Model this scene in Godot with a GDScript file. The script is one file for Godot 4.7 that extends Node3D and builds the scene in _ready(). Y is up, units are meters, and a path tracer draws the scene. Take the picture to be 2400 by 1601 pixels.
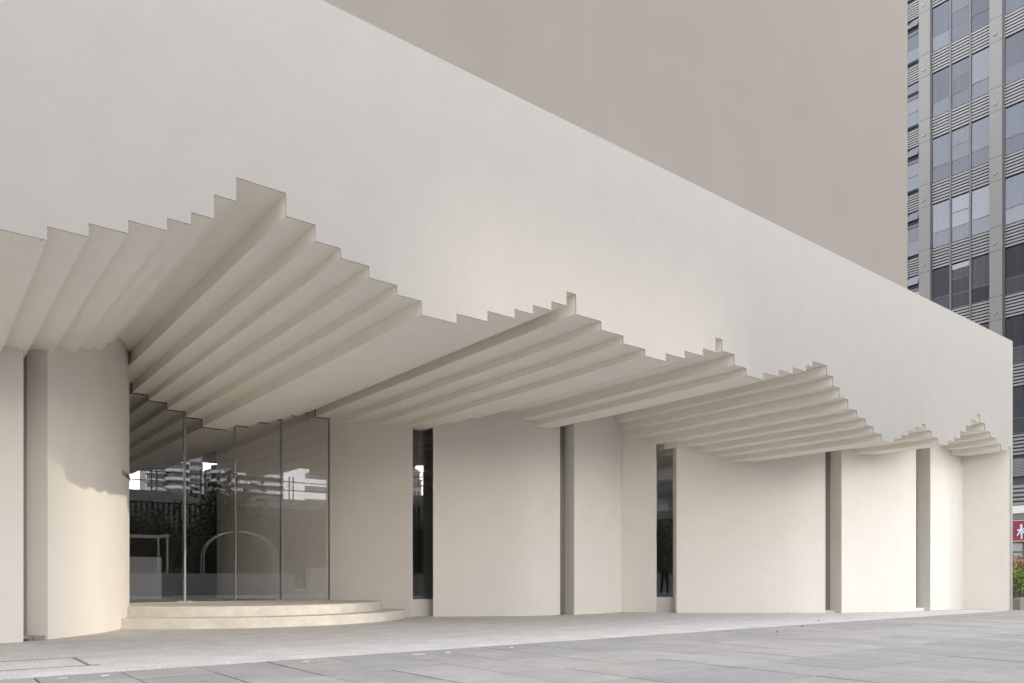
extends Node3D

const FACE := -7.16            # z of the fascia's front face
var rng := RandomNumberGenerator.new()
var used := {}
var M := {}

# ------------------------------------------------------------------ helpers
func numbered(called: String) -> String:
	if not used.has(called):
		used[called] = 0
		return called
	used[called] += 1
	return "%s_%03d" % [called, used[called]]

func origin_of(n: Node) -> Vector3:
	var p := Vector3.ZERO
	while n != null and n != self:
		p += (n as Node3D).position
		n = n.get_parent()
	return p

func tag(o: Node, label := "", category := "", group := "", kind := "") -> Node:
	if label != "": o.set_meta("label", label)
	if category != "": o.set_meta("category", category)
	if group != "": o.set_meta("group", group)
	if kind != "": o.set_meta("kind", kind)
	return o

func thing(called: String, at: Vector3, label: String, category: String, group := "") -> Node3D:
	var o := Node3D.new()
	o.name = numbered(called)
	add_child(o)
	o.position = at
	tag(o, label, category, group)
	return o

# a mesh whose vertices are world coordinates, hung under parent
func put(called: String, mesh: Mesh, mat: Material, parent: Node = self) -> MeshInstance3D:
	var o := MeshInstance3D.new()
	o.name = numbered(called) if parent == self else called
	o.mesh = mesh
	o.material_override = mat
	o.cast_shadow = GeometryInstance3D.SHADOW_CASTING_SETTING_ON
	parent.add_child(o, true)
	if parent != self:
		o.position = -origin_of(parent)
	return o

var box_meshes := {}
func box_mesh(s: Vector3) -> BoxMesh:
	var key := "%.4f %.4f %.4f" % [s.x, s.y, s.z]
	if not box_meshes.has(key):
		var b := BoxMesh.new()
		b.size = s
		box_meshes[key] = b
	return box_meshes[key]

func box(called: String, lo: Vector3, hi: Vector3, mat: Material, parent: Node = self) -> MeshInstance3D:
	var o := put(called, box_mesh(hi - lo), mat, parent)
	o.position += (lo + hi) * 0.5
	return o

# box centred at c, turned by yaw about y and pitch about its own x
func tbox(called: String, c: Vector3, s: Vector3, yaw: float, mat: Material, parent: Node = self, pitch := 0.0) -> MeshInstance3D:
	var o := put(called, box_mesh(s), mat, parent)
	o.position += c
	o.rotation = Vector3(pitch, yaw, 0)
	return o

func quad(st: SurfaceTool, a: Vector3, b: Vector3, c: Vector3, d: Vector3, outward: Vector3) -> void:
	var n := (b - a).cross(c - a)
	if n.length() < 1e-9: n = (c - a).cross(d - a)
	var pts := [a, b, c, a, c, d]
	if n.dot(outward) > 0: pts = [a, c, b, a, d, c]      # clockwise seen from outside
	for p in pts:
		st.set_normal(outward.normalized())
		st.add_vertex(p)

func sbox(st: SurfaceTool, lo: Vector3, hi: Vector3) -> void:
	var p := func(i, j, k): return Vector3(hi.x if i else lo.x, hi.y if j else lo.y, hi.z if k else lo.z)
	quad(st, p.call(0,0,0), p.call(0,0,1), p.call(0,1,1), p.call(0,1,0), Vector3.LEFT)
	quad(st, p.call(1,0,0), p.call(1,0,1), p.call(1,1,1), p.call(1,1,0), Vector3.RIGHT)
	quad(st, p.call(0,0,0), p.call(1,0,0), p.call(1,0,1), p.call(0,0,1), Vector3.DOWN)
	quad(st, p.call(0,1,0), p.call(1,1,0), p.call(1,1,1), p.call(0,1,1), Vector3.UP)
	quad(st, p.call(0,0,0), p.call(1,0,0), p.call(1,1,0), p.call(0,1,0), Vector3.FORWARD)
	quad(st, p.call(0,0,1), p.call(1,0,1), p.call(1,1,1), p.call(0,1,1), Vector3.BACK)

func begin() -> SurfaceTool:
	var st := SurfaceTool.new()
	st.begin(Mesh.PRIMITIVE_TRIANGLES)
	return st

# round bar from a to b
func bar(st: SurfaceTool, a: Vector3, b: Vector3, r0: float, r1: float, sides := 8) -> void:
	var d := (b - a).normalized()
	var u := d.cross(Vector3.UP)
	if u.length() < 0.01: u = d.cross(Vector3.RIGHT)
	u = u.normalized()
	var v := d.cross(u)
	for i in sides:
		var t0 := TAU * i / sides
		var t1 := TAU * (i + 1) / sides
		var e0 := u * cos(t0) + v * sin(t0)
		var e1 := u * cos(t1) + v * sin(t1)
		quad(st, a + e0 * r0, a + e1 * r0, b + e1 * r1, b + e0 * r1, e0 + e1)

# polygon in the xy plane, extruded from z1 (front) back to z0
func extrude_xy(poly: PackedVector2Array, z0: float, z1: float) -> ArrayMesh:
	var st := begin()
	var tri := Geometry2D.triangulate_polygon(poly)
	for k in range(0, tri.size(), 3):
		var q := []
		for j in 3: q.append(poly[tri[k + j]])
		for side in [[z1, Vector3.BACK], [z0, Vector3.FORWARD]]:
			var a := Vector3(q[0].x, q[0].y, side[0])
			var b := Vector3(q[1].x, q[1].y, side[0])
			var c := Vector3(q[2].x, q[2].y, side[0])
			var pts := [a, b, c]
			if (b - a).cross(c - a).dot(side[1]) > 0: pts = [a, c, b]
			for p in pts:
				st.set_normal(side[1])
				st.add_vertex(p)
	var area := 0.0
	for i in poly.size():
		var p := poly[i]
		var q := poly[(i + 1) % poly.size()]
		area += p.x * q.y - q.x * p.y
	for i in poly.size():
		var p := poly[i]
		var q := poly[(i + 1) % poly.size()]
		var n := Vector3(q.y - p.y, -(q.x - p.x), 0) * signf(area)
		quad(st, Vector3(p.x, p.y, z0), Vector3(q.x, q.y, z0), Vector3(q.x, q.y, z1), Vector3(p.x, p.y, z1), n)
	return st.commit()

func smooth_path(pts: Array, per := 6) -> PackedVector2Array:
	var out := PackedVector2Array()
	for i in pts.size() - 1:
		var p0: Vector2 = pts[max(i - 1, 0)]
		var p1: Vector2 = pts[i]
		var p2: Vector2 = pts[i + 1]
		var p3: Vector2 = pts[min(i + 2, pts.size() - 1)]
		if i == 0: p0 = p1 * 2.0 - p2
		if i == pts.size() - 2: p3 = p2 * 2.0 - p1
		for k in per: out.append(p1.cubic_interpolate(p2, p0, p3, float(k) / per))
	out.append(pts[-1])
	return out

# upright wall that follows a path (x, z); its back is depth behind it; ends may be cut along a chosen vector
func wall_mesh(path: PackedVector2Array, depth: float, y0: float, y1: float, cut_a := Vector2.ZERO, cut_b := Vector2.ZERO) -> ArrayMesh:
	var st := begin()
	var n := path.size()
	var nor := []
	for i in n:
		var t := (path[min(i + 1, n - 1)] - path[max(i - 1, 0)]).normalized()
		nor.append(Vector2(-t.y, t.x))               # outward = towards the viewer for paths that run left to right
	var back := []
	for i in n: back.append(path[i] - nor[i] * depth)
	if cut_a != Vector2.ZERO: back[0] = path[0] + cut_a
	if cut_b != Vector2.ZERO: back[n - 1] = path[n - 1] + cut_b
	var v := func(p: Vector2, y: float): return Vector3(p.x, y, p.y)
	for i in n - 1:
		for face in [[path, 1.0], [back, -1.0]]:
			var a: Vector2 = face[0][i]
			var b: Vector2 = face[0][i + 1]
			var na: Vector3 = Vector3(nor[i].x, 0, nor[i].y) * face[1]
			var nb: Vector3 = Vector3(nor[i + 1].x, 0, nor[i + 1].y) * face[1]
			var quadv := [[a, y0, na], [b, y0, nb], [b, y1, nb], [a, y0, na], [b, y1, nb], [a, y1, na]]
			if face[1] > 0: quadv = [[a, y0, na], [b, y1, nb], [b, y0, nb], [a, y0, na], [a, y1, na], [b, y1, nb]]
			for q in quadv:
				st.set_normal(q[2])
				st.add_vertex(v.call(q[0], q[1]))
		quad(st, v.call(path[i], y1), v.call(path[i + 1], y1), v.call(back[i + 1], y1), v.call(back[i], y1), Vector3.UP)
	for e in [[0, -1.0], [n - 1, 1.0]]:
		var i: int = e[0]
		var along: Vector2 = (path[i] - back[i]).orthogonal().normalized()
		var t: Vector2 = (path[min(i + 1, n - 1)] - path[max(i - 1, 0)]).normalized() * e[1]
		if along.dot(t) < 0: along = -along
		quad(st, v.call(path[i], y0), v.call(back[i], y0), v.call(back[i], y1), v.call(path[i], y1), Vector3(along.x, 0, along.y))
	return st.commit()

# ------------------------------------------------------------------ textures and materials
func noise(freq: float, seed_: int, octaves := 4) -> FastNoiseLite:
	var n := FastNoiseLite.new()
	n.noise_type = FastNoiseLite.TYPE_SIMPLEX_SMOOTH
	n.frequency = freq
	n.seed = seed_
	n.fractal_octaves = octaves
	return n

# grey image around mid (sRGB 0..255) from weighted noises; stretch is how much slower it varies along y
func grey_image(size: int, mid: float, layers: Array, speckle := 0.0, seed_ := 1) -> Image:
	var r := RandomNumberGenerator.new()
	r.seed = seed_
	var data := PackedByteArray()
	data.resize(size * size)
	var maps := []
	for l in layers:
		var im: Image = noise(l[0], l[2], l[3]).get_seamless_image(size, size)
		im.convert(Image.FORMAT_L8)
		maps.append(im.get_data())
	for y in size:
		for x in size:
			var v := mid
			for k in layers.size():
				var yy: int = y
				var xx: int = x
				if layers[k][4] > 1: yy = int(y / layers[k][4])
				v += (float(maps[k][yy * size + xx]) / 255.0 - 0.5) * layers[k][1]
			if speckle > 0: v += (r.randf() - 0.5) * speckle
			data[y * size + x] = clampi(int(v), 0, 255)
	return Image.create_from_data(size, size, false, Image.FORMAT_L8, data)

func tex(im: Image) -> ImageTexture:
	im.convert(Image.FORMAT_RGB8)
	im.generate_mipmaps()
	return ImageTexture.create_from_image(im)

func normal_tex(im: Image, strength: float) -> ImageTexture:
	var c: Image = im.duplicate()
	c.convert(Image.FORMAT_RGB8)
	c.bump_map_to_normal_map(strength)
	c.generate_mipmaps()
	return ImageTexture.create_from_image(c)

func mat(lin: Color, rough := 0.85, metal := 0.0) -> StandardMaterial3D:
	var m := StandardMaterial3D.new()
	m.albedo_color = lin.linear_to_srgb()
	m.roughness = rough
	m.metallic = metal
	m.metallic_specular = 0.4
	return m

func grain(m: StandardMaterial3D, t: Texture2D, metres: float, nt: Texture2D = null, ns := 1.0) -> StandardMaterial3D:
	m.uv1_triplanar = true
	m.uv1_world_triplanar = true
	m.uv1_triplanar_sharpness = 8.0
	m.uv1_scale = Vector3.ONE / metres
	m.albedo_texture = t
	if nt:
		m.normal_enabled = true
		m.normal_texture = nt
		m.normal_scale = ns
	return m

func glass_mat(reflect: float, tint: Color) -> StandardMaterial3D:
	var m := StandardMaterial3D.new()
	m.albedo_color = Color(tint.r, tint.g, tint.b, reflect)
	m.transparency = BaseMaterial3D.TRANSPARENCY_ALPHA
	m.metallic = 0.0
	m.roughness = 0.0
	return m

func make_materials() -> void:
	var pl := grey_image(512, 243, [[0.008, 5, 3, 4, 1], [0.03, 2, 5, 3, 4], [0.09, 4, 9, 3, 1]], 3.0, 7)
	var plt := tex(pl)
	var pn := normal_tex(grey_image(512, 128, [[0.012, 90, 21, 3, 1], [0.06, 26, 22, 3, 1]], 0.0), 1.4)
	M.plaster = grain(mat(Color(0.91, 0.86, 0.775), 0.92), plt, 3.1, pn, 0.35)  # pavilion plaster, lightened to lift the shade under the canopy
	M.wall = grain(mat(Color(0.805, 0.757, 0.685), 0.92), plt, 3.1, pn, 0.35)  # same plaster, toned between soffit and fascia to even out the light
	M.fascia = grain(mat(Color(0.348, 0.328, 0.302), 0.92), plt, 3.1, pn, 0.35)  # same plaster, darkened to hold down the open daylight on the front
	M.plaster_in = grain(mat(Color(0.885, 0.83, 0.75), 0.92), plt, 2.3, pn, 0.3)
	M.step = grain(mat(Color(0.68, 0.64, 0.57), 0.8), tex(grey_image(512, 238, [[0.01, 26, 31, 4, 1], [0.06, 14, 32, 3, 1]], 8.0, 3)), 1.9, pn, 0.3)
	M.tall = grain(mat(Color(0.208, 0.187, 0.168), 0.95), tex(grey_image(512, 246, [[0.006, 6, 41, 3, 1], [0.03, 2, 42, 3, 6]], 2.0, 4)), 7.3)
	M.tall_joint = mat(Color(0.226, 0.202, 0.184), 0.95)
	M.reveal = grain(mat(Color(0.60, 0.545, 0.47), 0.9), plt, 1.7)
	M.sill = grain(mat(Color(0.62, 0.58, 0.54), 0.7), plt, 1.1)
	var gr := grey_image(1024, 222, [[0.004, 22, 51, 4, 1], [0.06, 60, 53, 2, 1], [0.18, 50, 52, 2, 1]], 46.0, 11)
	M.gravel = grain(mat(Color(0.70, 0.668, 0.635), 0.95), tex(gr), 2.2, normal_tex(gr, 2.2), 0.6)
	var slab := tex(grey_image(1024, 232, [[0.004, 24, 61, 4, 1], [0.02, 14, 62, 4, 1], [0.1, 26, 63, 2, 1]], 20.0, 12))
	M.slabs = []
	for c in [Color(0.385, 0.363, 0.338), Color(0.338, 0.320, 0.30), Color(0.362, 0.339, 0.312), Color(0.325, 0.31, 0.294), Color(0.302, 0.291, 0.284), Color(0.318, 0.305, 0.293)]:
		M.slabs.append(grain(mat(c, 0.72), slab, 2.7 + 0.31 * M.slabs.size()))
	M.cover_joint = mat(Color(0.2, 0.185, 0.165), 0.95)
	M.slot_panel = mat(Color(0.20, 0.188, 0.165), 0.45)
	M.joint = mat(Color(0.07, 0.065, 0.055), 0.95)
	M.far_ground = mat(Color(0.46, 0.445, 0.43), 0.95)
	M.patch = mat(Color(0.52, 0.505, 0.48), 0.8)
	M.rubble = grain(mat(Color(0.42, 0.37, 0.32), 0.95), tex(gr), 0.5)
	M.glass = glass_mat(0.01, Color(0.2, 0.21, 0.2))
	M.slot_glass = glass_mat(0.05, Color(0.2, 0.21, 0.2))
	M.fin = mat(Color(0.33, 0.33, 0.315), 0.3)
	M.seal = mat(Color(0.06, 0.055, 0.05), 0.7)
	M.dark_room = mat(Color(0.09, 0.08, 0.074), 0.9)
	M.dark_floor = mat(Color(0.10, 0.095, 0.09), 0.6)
	M.letter = mat(Color(0.16, 0.13, 0.10), 0.5)
	M.panel = mat(Color(0.10, 0.0995, 0.0985), 0.6)
	M.frame = mat(Color(0.06, 0.058, 0.06), 0.5)
	M.core = mat(Color(0.05, 0.05, 0.055), 0.9)
	M.slat = mat(Color(0.125, 0.127, 0.132), 0.5)
	M.curtain = mat(Color(0.6, 0.59, 0.58), 0.9)
	M.panes = []
	for c in [Color(0.33, 0.345, 0.372, 0.3), Color(0.30, 0.315, 0.345, 0.3), Color(0.37, 0.383, 0.405, 0.3), Color(0.27, 0.282, 0.31, 0.3)]:
		var g := glass_mat(c.a, c)
		g.roughness = 0.0
		g.metallic = 0.6
		M.panes.append(g)
	M.dot = mat(Color(0.16, 0.15, 0.14), 0.5)
	M.sign_red = mat(Color(0.105, 0.014, 0.026), 0.55)
	M.sign_edge = mat(Color(0.45, 0.24, 0.16), 0.5)
	M.sign_text = mat(Color(0.34, 0.34, 0.37), 0.5)
	M.soffit_grey = mat(Color(0.36, 0.36, 0.34), 0.7)
	M.stone = grain(mat(Color(0.30, 0.27, 0.24), 0.9), tex(gr), 1.3)
	M.soil = mat(Color(0.05, 0.04, 0.03), 1.0)
	M.leaf_green = leaf_mat(Color(0.115, 0.165, 0.03))
	M.leaf_dry = leaf_mat(Color(0.24, 0.135, 0.07))
	M.leaf_tree = leaf_mat(Color(0.04, 0.05, 0.022))
	M.bark = mat(Color(0.09, 0.07, 0.05), 0.95)
	M.white_paint = mat(Color(0.75, 0.75, 0.74), 0.5)
	M.low_wall = mat(Color(0.42, 0.41, 0.42), 0.9)
	M.facade = mat(Color(0.40, 0.40, 0.41), 0.8)
	M.balcony = mat(Color(0.55, 0.55, 0.55), 0.7)
	M.far_glass = mat(Color(0.09, 0.10, 0.115), 0.15)
	M.concrete = mat(Color(0.30, 0.29, 0.28), 0.9)
	M.ornate = mat(Color(0.52, 0.49, 0.45), 0.85)
	M.pale = mat(Color(0.8, 0.8, 0.8), 0.6)
	M.rail = mat(Color(0.05, 0.05, 0.05), 0.6)
	M.cloth = mat(Color(0.018, 0.018, 0.022), 0.9)
	M.skin = mat(Color(0.42, 0.25, 0.17), 0.6)
	M.hair = mat(Color(0.012, 0.01, 0.009), 0.6)

func leaf_mat(c: Color) -> StandardMaterial3D:
	var m := mat(c, 0.6)
	m.vertex_color_use_as_albedo = true
	m.backlight_enabled = true
	m.backlight = Color(0.25, 0.3, 0.1)
	m.cull_mode = BaseMaterial3D.CULL_DISABLED
	return m

# ------------------------------------------------------------------ the scene
func _ready() -> void:
	rng.seed = 20240611
	var cam := Camera3D.new()
	cam.name = "camera"
	add_child(cam)
	cam.position = Vector3(0, 0.8, 0)
	cam.rotation.y = -deg_to_rad(38.1114)
	cam.set_frustum(0.1 * 1601.0 / 1800.29, Vector2(0, 0.1 * (1353.57 - 800.5) / 1800.29), 0.1, 900.0)
	cam.current = true

	var sky_m := ProceduralSkyMaterial.new()
	sky_m.sky_top_color = Color(0.72, 0.735, 0.765)
	sky_m.sky_horizon_color = Color(1.72, 1.69, 1.65)
	sky_m.sky_curve = 0.11
	sky_m.sky_energy_multiplier = 1.66
	sky_m.ground_energy_multiplier = 1.5
	sky_m.ground_bottom_color = Color(0.55, 0.54, 0.53)
	sky_m.ground_horizon_color = Color(0.80, 0.80, 0.80)
	sky_m.sun_angle_max = 1.0
	var sky := Sky.new()
	sky.sky_material = sky_m
	var env := Environment.new()
	env.background_mode = Environment.BG_SKY
	env.sky = sky
	env.tonemap_mode = Environment.TONE_MAPPER_LINEAR
	env.tonemap_exposure = 1.95
	env.sdfgi_enabled = true
	env.ssao_enabled = true
	env.ssil_enabled = true
	var we := WorldEnvironment.new()
	we.name = "world_environment"
	we.environment = env
	add_child(we)

	var sun := DirectionalLight3D.new()
	sun.name = "sun"
	add_child(sun)
	sun.look_at_from_position(Vector3.ZERO, -Vector3(0.60, 0.338, 1.0))
	sun.light_color = Color(0.80, 0.765, 0.70)
	sun.light_energy = 0.6
	sun.light_angular_distance = 0.5
	sun.shadow_enabled = true

	make_materials()
	make_ground()
	make_pavilion()
	make_tall_block()
	make_right_tower()
	make_planting()
	make_street_behind()

# ------------------------------------------------------------------ ground
func make_ground() -> void:
	var g := PlaneMesh.new()
	g.size = Vector2(1600, 1600)
	var o := put("ground", g, M.far_ground)
	o.position.y = -0.03
	tag(o, "wide grey ground spreading out around the pavilion", "ground", "", "structure")
	# washed gravel apron along the walls
	var a := box("gravel_apron", Vector3(-12, -0.025, -16.5), Vector3(30, 0.0, -7.21), M.gravel)
	tag(a, "fine speckled grey gravel concrete apron at the foot of the white walls", "ground", "", "structure")
	# inspection cover of the same gravel, only its joints show
	var st := begin()
	for e in [[Vector2(-0.6, -8.74), Vector2(1.29, -8.72)], [Vector2(1.27, -8.72), Vector2(1.29, -7.86)], [Vector2(-0.6, -7.88), Vector2(1.36, -7.86)]]:
		var p: Vector2 = e[0]
		var q: Vector2 = e[1]
		sbox(st, Vector3(minf(p.x, q.x), 0.0, minf(p.y, q.y)) , Vector3(maxf(p.x, q.x) + 0.012, 0.003, maxf(p.y, q.y) + 0.012))
	tag(put("cover_joint", st.commit(), M.cover_joint, a), "", "", "", "")
	# slab paving: every slab within the frame its own piece
	var root := Node3D.new()
	root.name = "paving"
	add_child(root)
	root.position = Vector3(8, 0, -4)
	tag(root, "pale grey rectangular paving slabs in front of the gravel apron", "pavement", "", "structure")
	box("bedding", Vector3(-14, -0.028, -7.21), Vector3(40, -0.012, 6.0), M.joint, root)
	var rows := [-7.2, -6.66, -5.85, -5.05, -4.25, -3.4, -2.6, -1.8, -1.0]
	var w := 0.627
	var rest := []
	for i in 6: rest.append(begin())
	var meshes := {}
	var n := 0
	for j in rows.size() - 1:
		var z0: float = rows[j]
		var z1: float = rows[j + 1]
		for i in range(-14, 50):
			var x0 := 0.78 + w * i
			var tone := 0
			if j <= 1: tone = [1, 1, 3, 2, 1][rng.randi() % 5]
			elif j <= 3: tone = [0, 0, 0, 2, 1][rng.randi() % 5]
			else:
				tone = [4, 5, 3, 5, 4, 1][rng.randi() % 6]
				if x0 > 10.5 or x0 < 4.0: tone = [1, 2, 3, 5, 0][rng.randi() % 5]
			var gap := 0.012 if rng.randf() < 0.7 else 0.022
			var lift := rng.randf_range(-0.002, 0.002)
			var lo := Vector3(x0 + gap * 0.5, -0.012, z0 + gap * 0.5)
			var hi := Vector3(x0 + w - gap * 0.5, 0.0 + lift, z1 - gap * 0.5)
			# in the frame: to the right of the left edge's sight line, and near enough
			var sees: bool = x0 + w > -0.05 * z0 - 0.2 and x0 < -z1 * 3.0 and (x0 * 0.617 - z0 * 0.787) > 5.0 and x0 < 15.0
			if sees and n < 292:
				n += 1
				var sz := hi - lo
				var key := "%d %.3f" % [j, gap]
				if not meshes.has(key): meshes[key] = slab_mesh(Vector3(sz.x, 0.024, sz.z))
				var s := put("paving_slab", meshes[key], M.slabs[tone], root)
				s.position += Vector3((lo.x + hi.x) / 2, hi.y - 0.012, (lo.z + hi.z) / 2)
				s.rotation = Vector3(rng.randf_range(-0.0015, 0.0015), 0, rng.randf_range(-0.0015, 0.0015))
			else:
				sbox(rest[tone], lo, hi)
	for i in 6:
		tag(put("outer_paving", rest[i].commit(), M.slabs[i], root), "", "", "", "stuff")
	box("front_paving", Vector3(-14, -0.011, -1.0), Vector3(40, 0.0, 6.0), M.slabs[3], root)
	# splashes of white mortar and a few crumbs
	for s in [[0.95, -6.98, .04], [1.25, -6.95, .045], [2.95, -6.93, .04], [4.15, -6.86, .08], [4.5, -6.84, .07], [5.4, -6.9, .05]]:
		var c := CylinderMesh.new()
		c.top_radius = s[2] * 0.7
		c.bottom_radius = s[2] * 0.8
		c.height = 0.004
		c.radial_segments = 9
		c.rings = 1
		var d := put("mortar_splash", c, M.patch, root)
		d.position += Vector3(s[0], 0.004, s[1])
		d.scale = Vector3(1.3, 1, 0.6)
		d.rotation.y = s[0] * 3.0
	for s in [[9.9, -6.4], [11.4, -6.9], [13.1, -7.6]]:
		var b := put("crumb", box_mesh(Vector3(0.022, 0.014, 0.018)), M.joint, root)
		b.position += Vector3(s[0], 0.011, s[1])
		b.rotation.y = s[0] * 7.0

func slab_mesh(s: Vector3) -> ArrayMesh:
	var st := begin()
	var c := 0.003
	var x := s.x / 2
	var z := s.z / 2
	var y := s.y / 2
	var P := func(i: int, k: int, inset: float, h: float): return Vector3(i * (x - inset), h, k * (z - inset))
	quad(st, P.call(-1,-1,c,y), P.call(1,-1,c,y), P.call(1,1,c,y), P.call(-1,1,c,y), Vector3.UP)
	var ring := [[-1,-1],[1,-1],[1,1],[-1,1]]
	for k in 4:
		var a: Array = ring[k]
		var b: Array = ring[(k + 1) % 4]
		var out := Vector3(a[0] + b[0], 0, a[1] + b[1]) * 0.5
		quad(st, P.call(a[0],a[1],c,y), P.call(b[0],b[1],c,y), P.call(b[0],b[1],0.0,y - c), P.call(a[0],a[1],0.0,y - c), out + Vector3.UP)
		quad(st, P.call(a[0],a[1],0.0,y - c), P.call(b[0],b[1],0.0,y - c), P.call(b[0],b[1],0.0,-y), P.call(a[0],a[1],0.0,-y), out)
	return st.commit()

# ------------------------------------------------------------------ the white pavilion
const TREADS := [
	[-0.2,0.87,3.51],[0.87,1.165,3.62],[1.165,1.465,3.73],[1.465,1.775,3.84],[1.775,1.975,3.95],[1.975,2.175,4.06],[2.175,2.375,4.28],[2.375,2.85,4.5],[2.85,3.15,4.28],[3.15,3.42,4.12],[3.42,3.74,4.02],[3.74,4.07,3.9],[4.07,4.37,3.8],
	[4.37,4.825,3.65],[4.825,5.255,3.76],[5.255,5.655,3.88],[5.655,5.935,3.99],[5.935,6.235,4.1],[6.235,6.485,4.21],[6.485,6.65,4.39],[6.65,7.095,4.14],[7.095,7.51,4.03],[7.51,7.94,3.93],
	[7.94,8.365,3.84],[8.365,8.77,3.95],[8.77,9.185,4.06],[9.185,9.485,4.17],[9.485,9.65,4.39],[9.65,9.95,4.22],[9.95,10.255,4.06],
	[10.255,10.705,3.95],[10.705,11.13,4.07],[11.13,11.54,4.18],[11.54,11.945,4.29],[11.945,12.15,4.4],[12.15,12.605,4.5],[12.605,12.815,4.34],[12.815,13.025,4.175],[13.025,13.325,4.01],[13.325,13.645,3.85],[13.645,13.955,3.74],[13.955,14.25,3.63],[14.25,14.555,3.52],
	[14.555,15.035,3.41],[15.035,15.345,3.515],[15.345,15.635,3.62],[15.635,15.945,3.73],[15.945,16.24,3.84],[16.24,16.39,3.94],[16.39,16.67,3.835],[16.67,16.975,3.72],
	[16.975,17.455,3.615],[17.455,17.775,3.72],[17.775,18.07,3.83],[18.07,18.365,4.0],[18.365,18.655,4.17],[18.655,18.96,4.325],[18.96,19.12,4.49],[19.12,19.395,4.325],[19.395,19.705,4.165],[19.705,20.02,4.06],[20.02,20.33,3.945],[20.33,20.795,3.835],[20.795,20.9,3.94]]

func make_pavilion() -> void:
	var root := thing("white_pavilion", Vector3(10.5, 0, FACE), "long white plastered pavilion with stepped zigzag canopy, curved walls and glass entrance", "building")
	var treads := []
	var x := -0.2
	var left := [[.3,3.62],[.3,3.73],[.3,3.84],[.3,3.95],[.3,4.06],[.3,4.2],[.45,4.4],[.3,4.2],[.3,4.05],[.3,3.9],[.3,3.78],[.5,3.6],[.4,3.72],[.4,3.84],[.4,3.96],[.4,4.1],[.45,4.3],[.4,4.1],[.4,3.96],[.4,3.8],[.5,3.65],[.5,3.65],[.5,3.65],[.5,3.65]]
	for l in left:
		treads.push_front([x - l[0], x, l[1]])
		x -= l[0]
	treads.append_array(TREADS)
	var x_left: float = treads[0][0]
	# fascia: one sheet with the zigzag lower edge, down to the ground as the end pillar
	var poly := PackedVector2Array()
	poly.append(Vector2(x_left - 0.15, 6.53))
	poly.append(Vector2(x_left - 0.15, 0.0))
	poly.append(Vector2(x_left, 0.0))
	for t in treads:
		poly.append(Vector2(t[0], t[2]))
		poly.append(Vector2(t[1], t[2]))
	poly.append(Vector2(20.9, 0.0))
	poly.append(Vector2(21.045, 0.0))
	poly.append(Vector2(21.045, 6.53))
	var clean := PackedVector2Array()
	for p in poly:
		if clean.is_empty() or clean[-1].distance_to(p) > 0.0005: clean.append(p)
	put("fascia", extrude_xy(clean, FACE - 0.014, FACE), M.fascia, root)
	# soffit steps run straight back from the fascia; the fascia hangs a little lower as a drip edge
	for t in treads:
		box("soffit_step", Vector3(t[0], t[2] + 0.006, -22.0), Vector3(t[1], 6.3, FACE - 0.0145), M.plaster, root)
	var cap := SphereMesh.new()
	cap.radius = 0.013
	cap.height = 0.026
	cap.radial_segments = 8
	cap.rings = 4
	for i in treads.size() - 1:
		if treads[i + 1][2] > treads[i][2] and treads[i][1] < 12.2:
			var c := put("screw_cap", cap, M.white_paint, root)
			c.position += Vector3(treads[i][1] - 0.035, treads[i][2] + 0.008, FACE - 0.05)
	box("roof", Vector3(x_left - 0.149, 6.3, -22.0), Vector3(21.044, 6.48, FACE - 0.015), M.plaster, root)
	box("end_wall", Vector3(20.9, 0.0, -22.0), Vector3(21.044, 6.299, FACE - 0.015), M.plaster, root)
	box("end_wall", Vector3(x_left - 0.149, 0.0, -22.0), Vector3(x_left, 6.299, FACE - 0.015), M.plaster, root)
	# curved wall leaves
	var T := 4.72
	var walls := [
		[[Vector2(-11, -9.4), Vector2(-8, -9.5), Vector2(-6, -9.2), Vector2(-4, -9.5), Vector2(-2, -10.3), Vector2(-0.5, -10.86), Vector2(0.5, -11.1), Vector2(1.11, -11.22)], Vector2.ZERO, Vector2.ZERO],
		[[Vector2(1.4, -11.48), Vector2(1.8, -11.9), Vector2(2.2, -12.42), Vector2(2.6, -13.18), Vector2(2.84, -13.85), Vector2(2.93, -14.3), Vector2(2.93, -14.75), Vector2(2.86, -15.2)], Vector2.ZERO, Vector2.ZERO],
		[[Vector2(6.93, -15.02), Vector2(7.12, -14.66), Vector2(7.5, -14.12), Vector2(7.8, -13.72), Vector2(8.0, -13.45)], Vector2.ZERO, Vector2(0.17, -0.36)],
		[[Vector2(8.41, -13.33), Vector2(8.9, -13.03), Vector2(9.43, -12.72), Vector2(9.95, -12.42), Vector2(10.4, -12.31), Vector2(10.94, -12.28)], Vector2.ZERO, Vector2.ZERO],
		[[Vector2(11.22, -12.14), Vector2(11.8, -12.16), Vector2(12.4, -12.25), Vector2(12.92, -12.37)], Vector2.ZERO, Vector2(0.1, -0.36)],
		[[Vector2(12.92, -12.36), Vector2(13.18, -12.07), Vector2(13.42, -11.77)], Vector2(0.1, -0.36), Vector2.ZERO],
		[[Vector2(13.6, -11.33), Vector2(14.25, -10.85), Vector2(14.94, -10.28), Vector2(15.6, -9.75), Vector2(16.31, -9.3)], Vector2.ZERO, Vector2.ZERO],
		[[Vector2(16.52, -9.03), Vector2(16.97, -8.93), Vector2(17.8, -8.66), Vector2(18.7, -8.38)], Vector2.ZERO, Vector2.ZERO],
		[[Vector2(19.4, -8.36), Vector2(20.1, -8.28), Vector2(20.93, -8.22)], Vector2.ZERO, Vector2.ZERO]]
	for w in walls:
		put("wall_leaf", wall_mesh(smooth_path(w[0], 8), 0.36, -0.02, T, w[1], w[2]), M.wall, root)
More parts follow.
